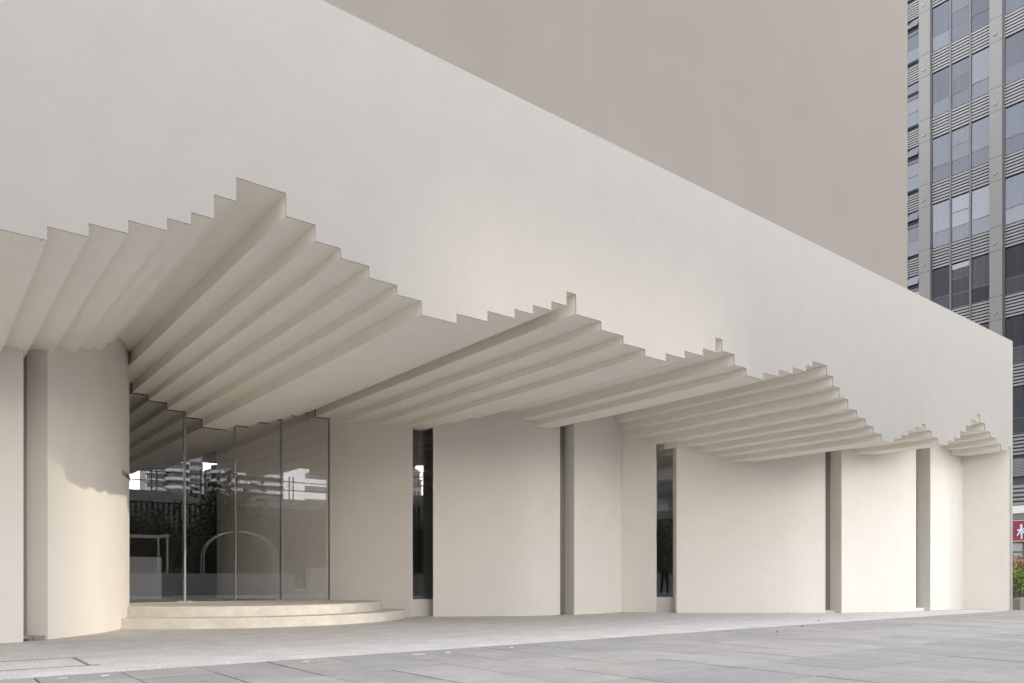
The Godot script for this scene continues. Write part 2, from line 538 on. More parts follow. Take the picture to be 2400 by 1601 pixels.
	# narrow windows between the leaves: [from, to, height of the sill]
	var slots := [
		[Vector2(0.86, -11.5), Vector2(1.24, -11.72), 0.06],
		[Vector2(8.05, -13.72), Vector2(8.62, -13.59), 0.36],
		[Vector2(10.86, -12.56), Vector2(11.28, -12.42), 0.02],
		[Vector2(13.45, -11.9), Vector2(13.83, -11.5), 0.36],
		[Vector2(16.4, -9.62), Vector2(16.64, -9.28), 0.06],
		[Vector2(18.7, -8.68), Vector2(19.5, -8.69), 0.07]]
	for s in slots:
		var a: Vector2 = s[0]
		var b: Vector2 = s[1]
		var c := (a + b) / 2
		var yaw := -atan2(b.y - a.y, b.x - a.x)
		var L := a.distance_to(b)
		var win := Node3D.new()
		win.name = "slot_window"
		root.add_child(win, true)
		win.position = Vector3(c.x, 0, c.y) - root.position
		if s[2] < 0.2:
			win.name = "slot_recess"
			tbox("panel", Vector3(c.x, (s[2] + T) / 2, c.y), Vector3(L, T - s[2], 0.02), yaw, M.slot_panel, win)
			if s[2] > 0.03:
				var o2 := Vector2(-(b - a).y, (b - a).x).normalized()
				tbox("sill", Vector3(c.x + o2.x * 0.09, s[2] / 2 - 0.005, c.y + o2.y * 0.09), Vector3(L, s[2] - 0.004, 0.2), yaw, M.rubble if s[0].x < 2.0 else M.wall, win)
			continue
		tbox("pane", Vector3(c.x, (s[2] + T) / 2, c.y), Vector3(L, T - s[2], 0.012), yaw, M.slot_glass, win)
		var back := Vector2((b - a).y, -(b - a).x).normalized() * 0.03
		tbox("inner_sheet", Vector3(c.x + back.x, (s[2] + T) / 2, c.y + back.y), Vector3(L, T - s[2], 0.012), yaw, M.slot_glass, win)
		if s[2] > 0.03:
			var out := Vector2(-(b - a).y, (b - a).x).normalized()
			var thick := 0.05 if s[2] > 0.2 else 0.2
			tbox("sill", Vector3(c.x + out.x * thick * 0.45, s[2] / 2 - 0.005, c.y + out.y * thick * 0.45), Vector3(L, s[2] - 0.004, thick), yaw, M.sill if s[2] > 0.2 else M.rubble, win)
	# rubble at the open foot of the first slot
	for k in 14:
		var p := Vector2(1.12, -11.32).lerp(Vector2(1.36, -11.52), rng.randf())
		tbox("rubble", Vector3(p.x, rng.randf_range(0.01, 0.05), p.y), Vector3(rng.randf_range(.04, .1), rng.randf_range(.02, .05), rng.randf_range(.03, .06)), rng.randf() * 3, M.rubble, root, rng.randf_range(-.3, .3))
	# crooked mortar line where the walls meet the apron
	for w in walls.slice(1):
		var path := smooth_path(w[0], 5)
		var st := begin()
		for i in path.size() - 1:
			var p: Vector2 = path[i]
			var q: Vector2 = path[i + 1]
			var pieces := int(p.distance_to(q) / 0.07) + 1
			for k in pieces:
				if rng.randf() < 0.86: continue
				var m := p.lerp(q, (k + rng.randf()) / pieces)
				var s := rng.randf_range(0.008, 0.02)
				sbox(st, Vector3(m.x - s, 0.0, m.y - 0.02), Vector3(m.x + s, rng.randf_range(0.003, 0.009), m.y + 0.012))
		tag(put("mortar_edge", st.commit(), M.rubble, root), "", "", "", "stuff")
	make_entrance(root)
	make_letters(root)
	# dark room behind the facade
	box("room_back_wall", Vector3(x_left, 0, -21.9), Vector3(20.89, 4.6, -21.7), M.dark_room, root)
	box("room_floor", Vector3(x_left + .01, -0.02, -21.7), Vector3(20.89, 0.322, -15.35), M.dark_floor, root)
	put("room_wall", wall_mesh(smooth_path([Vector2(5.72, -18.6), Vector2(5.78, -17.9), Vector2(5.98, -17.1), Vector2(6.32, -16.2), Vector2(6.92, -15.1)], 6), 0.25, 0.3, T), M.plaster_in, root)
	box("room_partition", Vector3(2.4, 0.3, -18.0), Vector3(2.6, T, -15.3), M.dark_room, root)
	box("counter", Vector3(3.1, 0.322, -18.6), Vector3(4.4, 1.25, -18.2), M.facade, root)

func make_entrance(root: Node3D) -> void:
	# two curved steps
	for s in [["lower_step", 3.3, 0.0, 0.165], ["upper_step", 2.83, 0.16, 0.33]]:
		var st := begin()
		var C := Vector2(5.1, -15.3)
		var R: float = s[1]
		var N := 72
		var b := 0.012
		for i in N:
			var t0 := PI * i / N
			var t1 := PI * (i + 1) / N
			var e0 := Vector2(cos(t0), sin(t0))
			var e1 := Vector2(cos(t1), sin(t1))
			var v := func(e: Vector2, r: float, y: float): return Vector3(C.x + e.x * r, y, C.y + e.y * r)
			for band in [[R, s[2], R, s[3] - b, 0.0], [R, s[3] - b, R - b, s[3], 1.0]]:
				var n0 := Vector3(e0.x, band[4], e0.y).normalized()
				var n1 := Vector3(e1.x, band[4], e1.y).normalized()
				var A: Vector3 = v.call(e0, band[0], band[1])
				var B: Vector3 = v.call(e1, band[0], band[1])
				var D: Vector3 = v.call(e1, band[2], band[3])
				var E: Vector3 = v.call(e0, band[2], band[3])
				for q in [[A, n0], [B, n1], [D, n1], [A, n0], [D, n1], [E, n0]]:
					st.set_normal(q[1])
					st.add_vertex(q[0])
			quad(st, v.call(e0, R - b, s[3]), v.call(e1, R - b, s[3]), Vector3(C.x, s[3], C.y), Vector3(C.x, s[3], C.y - 0.001), Vector3.UP)
		put(s[0], st.commit(), M.step, root)
	# glass front on the top step
	var gz := -15.1
	var xs := [2.88, 4.06, 5.0, 5.93, 6.95]
	for i in 4:
		var inset := 0.006
		var p := box("glass_pane", Vector3(xs[i] + inset, 0.335, gz - 0.006), Vector3(xs[i + 1] - inset, 4.62, gz + 0.006), M.glass, root)
		box("inner_sheet", Vector3(xs[i] + inset, 0.335, gz - 0.034), Vector3(xs[i + 1] - inset, 4.62, gz - 0.022), M.glass, p)
	for i in [1, 2, 3]:
		var hw: float = [0.0, 0.014, 0.005, 0.008][i]
		box("glass_fin", Vector3(xs[i] - hw, 0.332, gz - 0.1), Vector3(xs[i] + hw, 4.62, gz + 0.012), M.fin, root)
	box("glass_fin", Vector3(6.925, 0.332, gz - 0.03), Vector3(6.94, 4.62, gz + 0.012), M.fin, root)
	box("bottom_channel", Vector3(2.88, 0.331, gz - 0.02), Vector3(6.95, 0.343, gz + 0.02), M.fin, root)
	# dark seal along the stepped head of the glass
	var prev := -1.0
	for t in TREADS:
		if t[1] < 2.85 or t[0] > 6.9: continue
		box("glass_seal", Vector3(maxf(t[0], 2.9), t[2] - 0.007, gz - 0.013), Vector3(minf(t[1], 6.92), t[2] + 0.02, gz + 0.013), M.seal, root)
		if prev > 0: box("glass_seal", Vector3(t[0] - 0.007, minf(prev, t[2]) - 0.006, gz - 0.0135), Vector3(t[0] + 0.007, maxf(prev, t[2]), gz + 0.0135), M.seal, root)
		prev = t[2]
	# door pulls and floor springs on the second and third pane
	for q in [3.98, 4.14, 5.86, 6.0]:
		box("floor_spring", Vector3(q - 0.05, 0.343, gz - 0.02), Vector3(q + 0.05, 0.362, gz + 0.02), M.fin, root)

func make_letters(root: Node3D) -> void:
	var font := SystemFont.new()
	font.font_names = PackedStringArray(["Droid Sans"])
	var path := smooth_path([Vector2(1.4, -11.48), Vector2(1.8, -11.9), Vector2(2.2, -12.42), Vector2(2.6, -13.18), Vector2(2.84, -13.85), Vector2(2.93, -14.3), Vector2(2.93, -14.75)], 12)
	var lens := [0.0]
	for i in path.size() - 1: lens.append(lens[-1] + path[i].distance_to(path[i + 1]))
	var s := 2.18
	for ch in ["S", "I", "M", "P", "L", "E"]:
		var i := 0
		while i < path.size() - 2 and lens[i + 1] < s: i += 1
		var p := path[i].lerp(path[i + 1], (s - lens[i]) / (lens[i + 1] - lens[i]))
		var t := (path[i + 1] - path[i]).normalized()
		var out := Vector2(-t.y, t.x)
		var tm := TextMesh.new()
		tm.font = font
		tm.text = ch
		tm.font_size = 64
		tm.pixel_size = 0.112 / 64.0
		tm.depth = 0.012
		var o := put("letter", tm, M.letter, root)
		o.position += Vector3(p.x + out.x * 0.007, 2.44, p.y + out.y * 0.007)
		o.rotation.y = -atan2(t.y, t.x)
		s += 0.15

# ------------------------------------------------------------------ the tall plain block
func make_tall_block() -> void:
	var b := thing("tall_block", Vector3(6, 0, -9.6), "tall blank greyish pink rendered block rising behind the white roofline", "building")
	box("wall", Vector3(-12, 6.49, -30.0), Vector3(20.93, 27.0, -9.6), M.tall, b)
	for q in [6.24, 9.57, 13.0]:
		var xw: float = q * 9.6 / 9.6
		box("joint", Vector3(xw - 0.004, 6.5, -9.61), Vector3(xw + 0.004, 26.9, -9.598), M.tall_joint, b)

# ------------------------------------------------------------------ glazed tower on the right
func louver(parent: Node3D, z0: float, z1: float, y0: float, y1: float, n: int, X: float) -> void:
	var st := begin()
	var d := (y1 - y0) / n
	for k in n:
		var y := y0 + d * (k + 0.5)
		sbox(st, Vector3(X - 0.03, y - d * 0.3, z0), Vector3(X + 0.03, y + d * 0.3, z1))
	tag(put("louver", st.commit(), M.slat, parent), "", "", "", "stuff")

func pane(parent: Node3D, z0: float, z1: float, y0: float, y1: float, X: float, open := 0.0) -> void:
	var h := y1 - y0 - 0.04
	var w := z1 - z0 - 0.03
	var g := 0.018
	var o := put("window_pane", box_mesh(Vector3(0.02, h, w)), M.panes[rng.randi() % 4], parent)
	o.position += Vector3(X, (y0 + y1) / 2, (z0 + z1) / 2)
	o.rotation = Vector3(0, rng.randf_range(-0.02, 0.02), rng.randf_range(-0.02, 0.02))
	if open > 0.0:
		o.rotation.z = -open
		o.position += Vector3(-sin(open) * h * 0.5, (1 - cos(open)) * h * 0.5, 0)
	box("transom", Vector3(X - 0.02, y0 - g, z0), Vector3(X + 0.04, y0 + g, z1), M.frame, parent)

func make_right_tower() -> void:
	var X := 44.3
	var root := thing("glazed_tower", Vector3(X, 0, -17), "grey glazed office tower with horizontal louvre bands and pale panel piers", "building")
	box("core", Vector3(X + 0.12, 0, -34), Vector3(X + 20, 52, -6), M.core, root)
	# repeating modules along z, seen from the far end towards us: [kind, z from, z to]
	var cols := [["pier", -24.75, -24.1], ["glass", -24.02, -23.1], ["split", -23.0, -22.15], ["glass", -22.05, -21.0], ["pier", -20.96, -20.4],
		["awning", -20.38, -19.66], ["pier", -19.64, -19.04], ["glass", -18.97, -18.09], ["split", -17.98, -17.1], ["glass", -16.99, -16.11], ["pier", -16.09, -15.5], ["glass", -15.41, -14.53], ["split", -14.42, -13.54], ["glass", -13.43, -12.55], ["pier", -12.53, -11.94], ["glass", -11.85, -10.97], ["split", -10.86, -9.98], ["glass", -9.87, -8.99], ["pier", -8.97, -8.38]]
	for c in cols:
		var kind: String = c[0]
		var z0: float = c[1]
		var z1: float = c[2]
		if kind != "pier":
			box("mullion", Vector3(X - 0.06, 6.85, z0 - 0.105), Vector3(X + 0.1, 36, z0 - 0.005), M.frame, root)
		for k in 7:
			var F := 10.47 + 3.6 * k
			match kind:
				"pier":
					box("pier_panel", Vector3(X - 0.16, F + 0.008, z0), Vector3(X + 0.1, F + 1.222, z1), M.panel, root)
					box("pier_panel", Vector3(X - 0.16, F + 1.238, z0), Vector3(X + 0.1, F + 3.592, z1), M.panel, root)
					var d := put("fixing", box_mesh(Vector3(0.06, 0.09, 0.09)), M.dot, root)
					d.position += Vector3(X - 0.19, F + 0.38, lerpf(z0, z1, 0.45))
				"awning":
					louver(root, z0, z1, F + 0.02, F + 1.0, 7, X)
					pane(root, z0, z1, F + 1.2, F + 2.0, X, 0.10 if k % 4 != 2 else 0.0)
					pane(root, z0, z1, F + 2.0, F + 2.72, X)
					box("transom", Vector3(X - 0.04, F + 2.72, z0), Vector3(X + 0.1, F + 2.9, z1), M.frame, root)
					pane(root, z0, z1, F + 3.0, F + 3.58, X, 0.42 if k != 4 else 0.2)
				_:
					louver(root, z0, z1, F + 0.04, F + 1.2, 7, X)
					if kind == "glass":
						pane(root, z0, z1, F + 1.22, F + 2.03, X)
						pane(root, z0, z1, F + 2.03, F + 3.6, X)
					else:
						pane(root, z0, z1, F + 1.22, F + 1.98, X)
						pane(root, z0, z1, F + 1.98, F + 2.78, X)
						pane(root, z0, z1, F + 2.78, F + 3.6, X)
					# curtains and blinds behind the glass
					var zz := z0 + 0.06
					while zz < z1 - 0.1:
						var cw := rng.randf_range(0.03, 0.16)
						if rng.randf() < 0.55: box("curtain", Vector3(X + 0.05, F + 1.25, zz), Vector3(X + 0.09, F + 3.55, minf(zz + cw, z1 - 0.03)), M.curtain, root)
						zz += cw + rng.randf_range(0.05, 0.4)
		if kind != "pier":
			pane(root, z0, z1, 8.89, 10.44, X)
			pane(root, z0, z1, 8.14, 8.89, X)
			louver(root, z0, z1, 7.0, 8.1, 6, X)
		else:
			box("pier_panel", Vector3(X - 0.16, 6.9, z0), Vector3(X + 0.1, 10.46, z1), M.panel, root)
	# low floors: plant louvres, canopy slab, shop sign, shopfront
	louver(root, -26.0, -6.2, 5.92, 6.82, 12, X - 0.1)
	louver(root, -26.0, -6.2, 4.42, 5.5, 5, X - 0.25)
	box("canopy_slab", Vector3(X - 1.1, 3.98, -26.0), Vector3(X + 0.1, 4.36, -6.2), M.soffit_grey, root)
	box("canopy_fascia", Vector3(X - 1.0, 3.66, -26.0), Vector3(X - 0.6, 3.97, -6.2), M.panel, root)
	for z in range(-25, -6, 2):
		box("shop_mullion", Vector3(X + 0.02, 0, z + 0.36), Vector3(X + 0.14, 2.6, z + 0.46), M.frame, root)
	box("shop_transom", Vector3(X, 2.05, -26.0), Vector3(X + 0.13, 2.13, -6.2), M.frame, root)
	for z in range(-25, -7, 2):
		box("shop_glass", Vector3(X + 0.06, 0.05, z + 0.46), Vector3(X + 0.08, 2.58, z + 2.36), M.far_glass, root)
	# red shop sign with a pale character cut off by the frame
	var sx := X - 1.05
	var sg := thing("shop_sign", Vector3(sx, 2.6, -14.5), "dark red shop sign board with a pale brushed character on the tower base", "sign")
	box("board", Vector3(sx - 0.1, 2.62, -15.9), Vector3(sx, 3.6, -10.0), M.sign_red, sg)
	box("trim", Vector3(sx - 0.11, 2.58, -15.9), Vector3(sx - 0.002, 2.617, -10.0), M.sign_edge, sg)
	box("trim", Vector3(sx - 0.11, 3.602, -15.9), Vector3(sx - 0.002, 3.635, -10.0), M.sign_edge, sg)
	var u0 := -14.46
	var st := begin()
	# strokes as (u, v) pairs; u runs to the right of the sign as it is read (towards +z)
	for s in [[0.0, .50, .34, .58, .05], [.17, .80, .19, .08, .055], [.17, .54, .0, .24, .05], [.19, .52, .33, .32, .045], [.38, .58, .74, .60, .05], [.60, .80, .60, .12, .055], [.60, .12, .5, .18, .045], [.44, .42, .51, .32, .045]]:
		var a := Vector3(sx - 0.125, 2.62 + s[1] * 1.0, u0 + s[0])
		var b := Vector3(sx - 0.125, 2.62 + s[3] * 1.0, u0 + s[2])
		bar(st, a, b, s[4], s[4] * 0.8, 8)
	put("character", st.commit(), M.sign_text, sg)

# ------------------------------------------------------------------ planting beside the pillar
func leaves(count: int, place: Callable, size: float, m: Material, tint: Callable) -> MultiMeshInstance3D:
	var st := begin()
	# a leaf: two triangles folded along the midrib, pointed at both ends
	var L := [Vector3(0, 0, 0), Vector3(0.28, 0.06, 0.45), Vector3(0, 0, 1), Vector3(-0.28, 0.06, 0.45)]
	for tri in [[0, 1, 2], [0, 2, 3]]:
		for k in tri:
			st.set_normal(Vector3.UP)
			st.add_vertex(L[k] * size)
	var mm := MultiMesh.new()
	mm.transform_format = MultiMesh.TRANSFORM_3D
	mm.use_colors = true
	mm.mesh = st.commit()
	mm.instance_count = count
	for i in count:
		var p: Vector3 = place.call()
		var b := Basis.from_euler(Vector3(rng.randf_range(-1.2, 0.6), rng.randf() * TAU, rng.randf_range(-0.7, 0.7))).scaled(Vector3.ONE * rng.randf_range(0.6, 1.3))
		mm.set_instance_transform(i, Transform3D(b, p))
		mm.set_instance_color(i, tint.call())
	var o := MultiMeshInstance3D.new()
	o.multimesh = mm
	o.material_override = m
	return o

func hang(o: Node3D, called: String, parent: Node3D) -> void:
	o.name = called
	parent.add_child(o, true)
	o.position = -origin_of(parent)
	tag(o, "", "", "", "stuff")

func make_planting() -> void:
	var pl := thing("planter", Vector3(25, 0, -7.2), "low rough stone planter edge beside the end pillar of the white pavilion", "planter")
	box("stone_edge", Vector3(21.35, -0.02, -7.35), Vector3(30, 0.29, -7.1), M.stone, pl)
	box("stone_edge", Vector3(21.35, -0.02, -12.0), Vector3(21.6, 0.289, -7.36), M.stone, pl)
	box("soil", Vector3(21.61, 0.0, -12.0), Vector3(30, 0.25, -7.36), M.soil, pl)
	var h := thing("hedge", Vector3(25, 0.25, -7.8), "bushy bright green hedge growing in the stone planter", "hedge")
	var st := begin()
	for i in 60:
		var p := Vector3(rng.randf_range(21.7, 29.5), 0.24, rng.randf_range(-8.3, -7.5))
		bar(st, p, p + Vector3(rng.randf_range(-.15, .15), rng.randf_range(.5, .75), rng.randf_range(-.15, .15)), 0.012, 0.005, 5)
	put("stems", st.commit(), M.bark, h)
	hang(leaves(9000, func(): 
		var x := rng.randf_range(21.55, 29.6)
		var top := 1.0 + 0.09 * sin(x * 5.0) + 0.05 * sin(x * 13.0)
		var y := 0.3 + (top - 0.3) * pow(rng.randf(), 0.6)
		return Vector3(x, y, rng.randf_range(-8.35, -7.42) + 0.07 * sin(x * 9.0)), 0.075, M.leaf_green, func(): 
		var v := rng.randf_range(0.45, 1.5)
		return Color(v * rng.randf_range(0.8, 1.25), v, v * 0.8)), "foliage", h)
	var d := thing("dry_shrub", Vector3(25, 0.25, -9.2), "rust brown leafy shrub showing above the green hedge", "shrub")
	st = begin()
	for i in 60:
		var p := Vector3(rng.randf_range(21.7, 29.5), 0.24, rng.randf_range(-9.6, -8.7))
		bar(st, p, p + Vector3(rng.randf_range(-.15, .15), rng.randf_range(.9, 1.2), rng.randf_range(-.15, .15)), 0.014, 0.005, 5)
	put("stems", st.commit(), M.bark, d)
	hang(leaves(6000, func(): 
		var x := rng.randf_range(21.6, 29.6)
		var top := 1.42 + 0.08 * sin(x * 4.0 + 1.0)
		return Vector3(x, 0.6 + (top - 0.6) * pow(rng.randf(), 0.5), rng.randf_range(-9.7, -8.6)), 0.08, M.leaf_dry, func(): 
		var v := rng.randf_range(0.5, 1.6)
		return Color(v, v * rng.randf_range(0.7, 1.2), v * rng.randf_range(0.8, 1.4))), "foliage", d)

# ------------------------------------------------------------------ what the panes mirror behind the camera, and added blocks that shape the light
func make_street_behind() -> void:
	make_sun_mask()
	make_balcony_tower()
	make_terrace_block()
	make_ornate_block()
	make_garden()
	make_elevated_road()
	make_west_sky_blockers()

	make_east_sky_blocker()
	make_person()

func make_east_sky_blocker() -> void:  # added block out of view, cuts sky light on the pavilion's right end
	var t := thing("east_sky_blocker", Vector3(64, 0, 30), "added plain grey block out of view that cuts sky light from the right", "building")
	box("body", Vector3(57, 0, 0), Vector3(72, 33, 44), M.concrete, t)
	for k in 8:
		for i in 13:
			box("window", Vector3(56.96, 1.2 + 3.2 * k, 1.5 + i * 3.3), Vector3(57.02, 3.0 + 3.2 * k, 3.2 + i * 3.3), M.far_glass, t)

# a standing figure, meshed as one surface from tapered limbs
func make_person() -> void:
	var root := thing("person", Vector3(1.25, 0, 1.3), "person in dark clothes standing on the paving with both hands raised before the chest", "person")
	root.rotation.y = atan2(0.725, -0.689)
	# [a, b, radius a, radius b, depth squash]
	var bones := [
		[Vector3(0, .96, 0), Vector3(0, 1.14, 0), .155, .135, .72], [Vector3(0, 1.14, 0), Vector3(0, 1.36, .0), .135, .165, .66], [Vector3(-.15, 1.42, 0), Vector3(.15, 1.42, 0), .065, .065, 1.0],
		[Vector3(0, 1.42, 0), Vector3(0, 1.54, .015), .055, .052, 1.0], [Vector3(0, 1.60, .02), Vector3(0, 1.655, .01), .078, .092, 1.0], [Vector3(0, 1.595, .10), Vector3(0, 1.615, .112), .012, .009, 1.0]]
	for sx in [-1.0, 1.0]:
		bones.append([Vector3(.085 * sx, .93, 0), Vector3(.12 * sx, .50, .015), .092, .062, 1.0])
		bones.append([Vector3(.12 * sx, .50, .015), Vector3(.15 * sx, .09, -.02), .06, .042, 1.0])
		bones.append([Vector3(.15 * sx, .05, -.04), Vector3(.17 * sx, .04, .17), .045, .036, 1.0])
		bones.append([Vector3(.185 * sx, 1.41, 0), Vector3(.25 * sx, 1.13, .06), .058, .045, 1.0])
		bones.append([Vector3(.25 * sx, 1.13, .06), Vector3(.09 * sx, 1.25, .29), .044, .03, 1.0])
		bones.append([Vector3(.09 * sx, 1.25, .29), Vector3(.05 * sx, 1.31, .33), .034, .03, .8])
	var field := func(p: Vector3) -> float:
		var d := 1.0
		for b in bones:
			var a: Vector3 = b[0]
			var e: Vector3 = b[1]
			var q := Vector3(p.x, p.y, p.z)
			var sq: float = b[4]
			var ab := e - a
			var t := clampf((q - a).dot(ab) / maxf(ab.length_squared(), 1e-6), 0, 1)
			var v := q - a - ab * t
			v.z /= sq
			var r := v.length() - lerpf(b[2], b[3], t)
			var h := clampf(0.5 + 0.5 * (d - r) / 0.035, 0, 1)
			d = lerpf(d, r, h) - 0.035 * h * (1 - h)
		return d
	var st := surface_net(field, Vector3(-.36, -.02, -.2), Vector3(.36, 1.8, .42), 0.022, func(p: Vector3):
		if p.y > 1.5 or (p.z > .27 and p.y > 1.2): return Color(0.42, 0.25, 0.17)
		if p.y < 0.1: return Color(0.03, 0.03, 0.03)
		if p.y < 0.97: return Color(0.02, 0.02, 0.026)
		return Color(0.035, 0.033, 0.035))
	# five fingers on each hand, curled round what the hands hold
	for sx in [-1.0, 1.0]:
		for f in 5:
			var y := 1.35 - 0.021 * f
			var base := Vector3(.055 * sx, y, .345 - .004 * absf(f - 1.5))
			var L: float = [.05, .065, .07, .065, .052][f]
			var mid := base + Vector3(-.02 * sx, (0.03 if f == 0 else 0.0), L * 0.6)
			st.set_color(Color(0.42, 0.25, 0.17))
			bar(st, base, mid, .010, .009, 6)
			bar(st, mid, mid + Vector3(-.03 * sx, 0, L * 0.25), .009, .006, 6)
	var bm := mat(Color.WHITE, 0.85)
	bm.vertex_color_use_as_albedo = true
	local(root, "body", st.commit(), bm)
	var hair := surface_net(func(p: Vector3) -> float:
		return maxf((p - Vector3(0, 1.655, -.012)).length() - .103, maxf(p.z * 0.8 - (p.y - 1.615), -(p.y - 1.56))), Vector3(-.13, 1.5, -.15), Vector3(.13, 1.8, .15), 0.012, func(_p): return Color.WHITE)
	local(root, "hair", hair.commit(), M.hair)

# surface nets: one vertex in each cell that the surface crosses, one quad round each crossed edge
func surface_net(field: Callable, lo: Vector3, hi: Vector3, cell: float, tint: Callable) -> SurfaceTool:
	var nx := int((hi.x - lo.x) / cell) + 2
	var ny := int((hi.y - lo.y) / cell) + 2
	var nz := int((hi.z - lo.z) / cell) + 2
	var f := PackedFloat32Array()
	f.resize(nx * ny * nz)
	for k in nz:
		for j in ny:
			for i in nx: f[(k * ny + j) * nx + i] = field.call(lo + Vector3(i, j, k) * cell)
	var verts := {}
	var idx := func(i, j, k): return (k * ny + j) * nx + i
	for k in nz - 1:
		for j in ny - 1:
			for i in nx - 1:
				var sum := Vector3.ZERO
				var n := 0
				for e in [[0,0,0,1,0,0],[0,1,0,1,1,0],[0,0,1,1,0,1],[0,1,1,1,1,1],[0,0,0,0,1,0],[1,0,0,1,1,0],[0,0,1,0,1,1],[1,0,1,1,1,1],[0,0,0,0,0,1],[1,0,0,1,0,1],[0,1,0,0,1,1],[1,1,0,1,1,1]]:
					var a: float = f[idx.call(i + e[0], j + e[1], k + e[2])]
					var b: float = f[idx.call(i + e[3], j + e[4], k + e[5])]
					if (a < 0) != (b < 0):
						var t := a / (a - b)
						sum += Vector3(i, j, k) + Vector3(e[0], e[1], e[2]).lerp(Vector3(e[3], e[4], e[5]), t)
						n += 1
				if n > 0: verts[idx.call(i, j, k)] = lo + sum / n * cell
	var st := begin()
	var normal := func(p: Vector3) -> Vector3:
		var h := cell * 0.5
		return Vector3(field.call(p + Vector3(h, 0, 0)) - field.call(p - Vector3(h, 0, 0)), field.call(p + Vector3(0, h, 0)) - field.call(p - Vector3(0, h, 0)), field.call(p + Vector3(0, 0, h)) - field.call(p - Vector3(0, 0, h))).normalized()
	var normals := {}
	for v in verts: normals[v] = normal.call(verts[v])
	for k in range(1, nz - 1):
		for j in range(1, ny - 1):
			for i in range(1, nx - 1):
				var a: float = f[idx.call(i, j, k)]
				for ax in 3:
					var o: Array = [[1,0,0],[0,1,0],[0,0,1]][ax]
					var b: float = f[idx.call(i + o[0], j + o[1], k + o[2])]
					if (a < 0) == (b < 0): continue
					var u: Array = [[0,1,0],[0,0,1],[1,0,0]][ax]
					var w: Array = [[0,0,1],[1,0,0],[0,1,0]][ax]
					var q := [idx.call(i - u[0] - w[0], j - u[1] - w[1], k - u[2] - w[2]), idx.call(i - w[0], j - w[1], k - w[2]), idx.call(i, j, k), idx.call(i - u[0], j - u[1], k - u[2])]
					var tri := [q[0], q[1], q[2], q[0], q[2], q[3]] if a > 0 else [q[0], q[2], q[1], q[0], q[3], q[2]]
					if not q.all(func(x): return verts.has(x)): continue
					for v in tri:
						st.set_color(tint.call(verts[v]))
						st.set_normal(normals[v])
						st.add_vertex(verts[v])
	return st

func make_west_sky_blockers() -> void:  # added blocks out of view, cut low sky light on the right walls
	for q in [[-27.0, 13.0, "added long brown grey block out of view that cuts low sky light from the left"], [25.0, 58.0, "added brown grey block beyond the gap that cuts low sky light from the left"]]:
		var t := thing("west_sky_blocker", Vector3(-35, 0, (q[0] + q[1]) / 2), q[2], "building")
		box("body", Vector3(-48, 0, q[0]), Vector3(-23, 32, q[1]), M.concrete, t)
		for k in 9:
			for i in int((q[1] - q[0]) / 3.4):
				box("window", Vector3(-23.04, 1.2 + 3.3 * k, q[0] + 1.0 + i * 3.3), Vector3(-22.96, 3.0 + 3.3 * k, q[0] + 2.7 + i * 3.3), M.far_glass, t)

func make_sun_mask() -> void:
	# added slab; its open floor shapes where the low sun reaches the pavilion
	var z0 := 138.0
	var z1 := 150.0
	var t := thing("added_sun_mask", Vector3(100, 0, 144), "added very wide pale slab far across the street, open halfway up to shape the sun patches", "building")
	var X := func(p: float): return 0.60 * 145.2 + p
	box("lower_body", Vector3(X.call(-16.0), 0, z0), Vector3(X.call(40.0), 49.2, z1), M.pale, t)
	box("upper_body", Vector3(X.call(-16.0), 58.0, z0), Vector3(X.call(40.0), 92, z1), M.pale, t)
	box("sun_mask_wall", Vector3(X.call(-16.0), 49.21, z0 + 0.2), Vector3(X.call(4.55), 57.99, z0 + 0.6), M.pale, t)  # added to block the sun beside the lit patches
	box("sun_mask_wall", Vector3(X.call(10.1), 49.21, z0 + 0.2), Vector3(X.call(16.9), 57.99, z0 + 0.6), M.pale, t)
	box("sun_mask_parapet", Vector3(X.call(4.56), 49.21, z0), Vector3(X.call(10.09), 50.2, z0 + 0.2), M.pale, t)  # added to keep the sun off the ground in front
	var sun_dimming_fins := begin()  # added to dim the sun on the right-hand walls
	for k in 38:
		var fx: float = X.call(17.05) + 0.6 * k
		sbox(sun_dimming_fins, Vector3(fx, 49.21, z0 + 0.1), Vector3(fx + 0.41, 57.99, z0 + 0.2))
	tag(put("sun_dimming_fins", sun_dimming_fins.commit(), M.pale, t), "", "", "", "stuff")
	for k in 15:
		var y := 2.6 + k * 3.0
		box("window_band", Vector3(X.call(-15.5), y, z0 - 0.05), Vector3(X.call(39.5), y + 1.3, z0 + 0.05), M.far_glass, t)

func round_slab(called: String, c: Vector3, r: float, h: float, m: Material, parent: Node3D, sx := 1.0) -> MeshInstance3D:
	var key := "cyl %.2f %.2f" % [r, h]
	if not box_meshes.has(key):
		var cy := CylinderMesh.new()
		cy.top_radius = r
		cy.bottom_radius = r
		cy.height = h
		cy.radial_segments = 28
		cy.rings = 1
		box_meshes[key] = cy
	var o := put(called, box_meshes[key], m, parent)
	o.position += c
	o.scale = Vector3(sx, 1, 1)
	return o

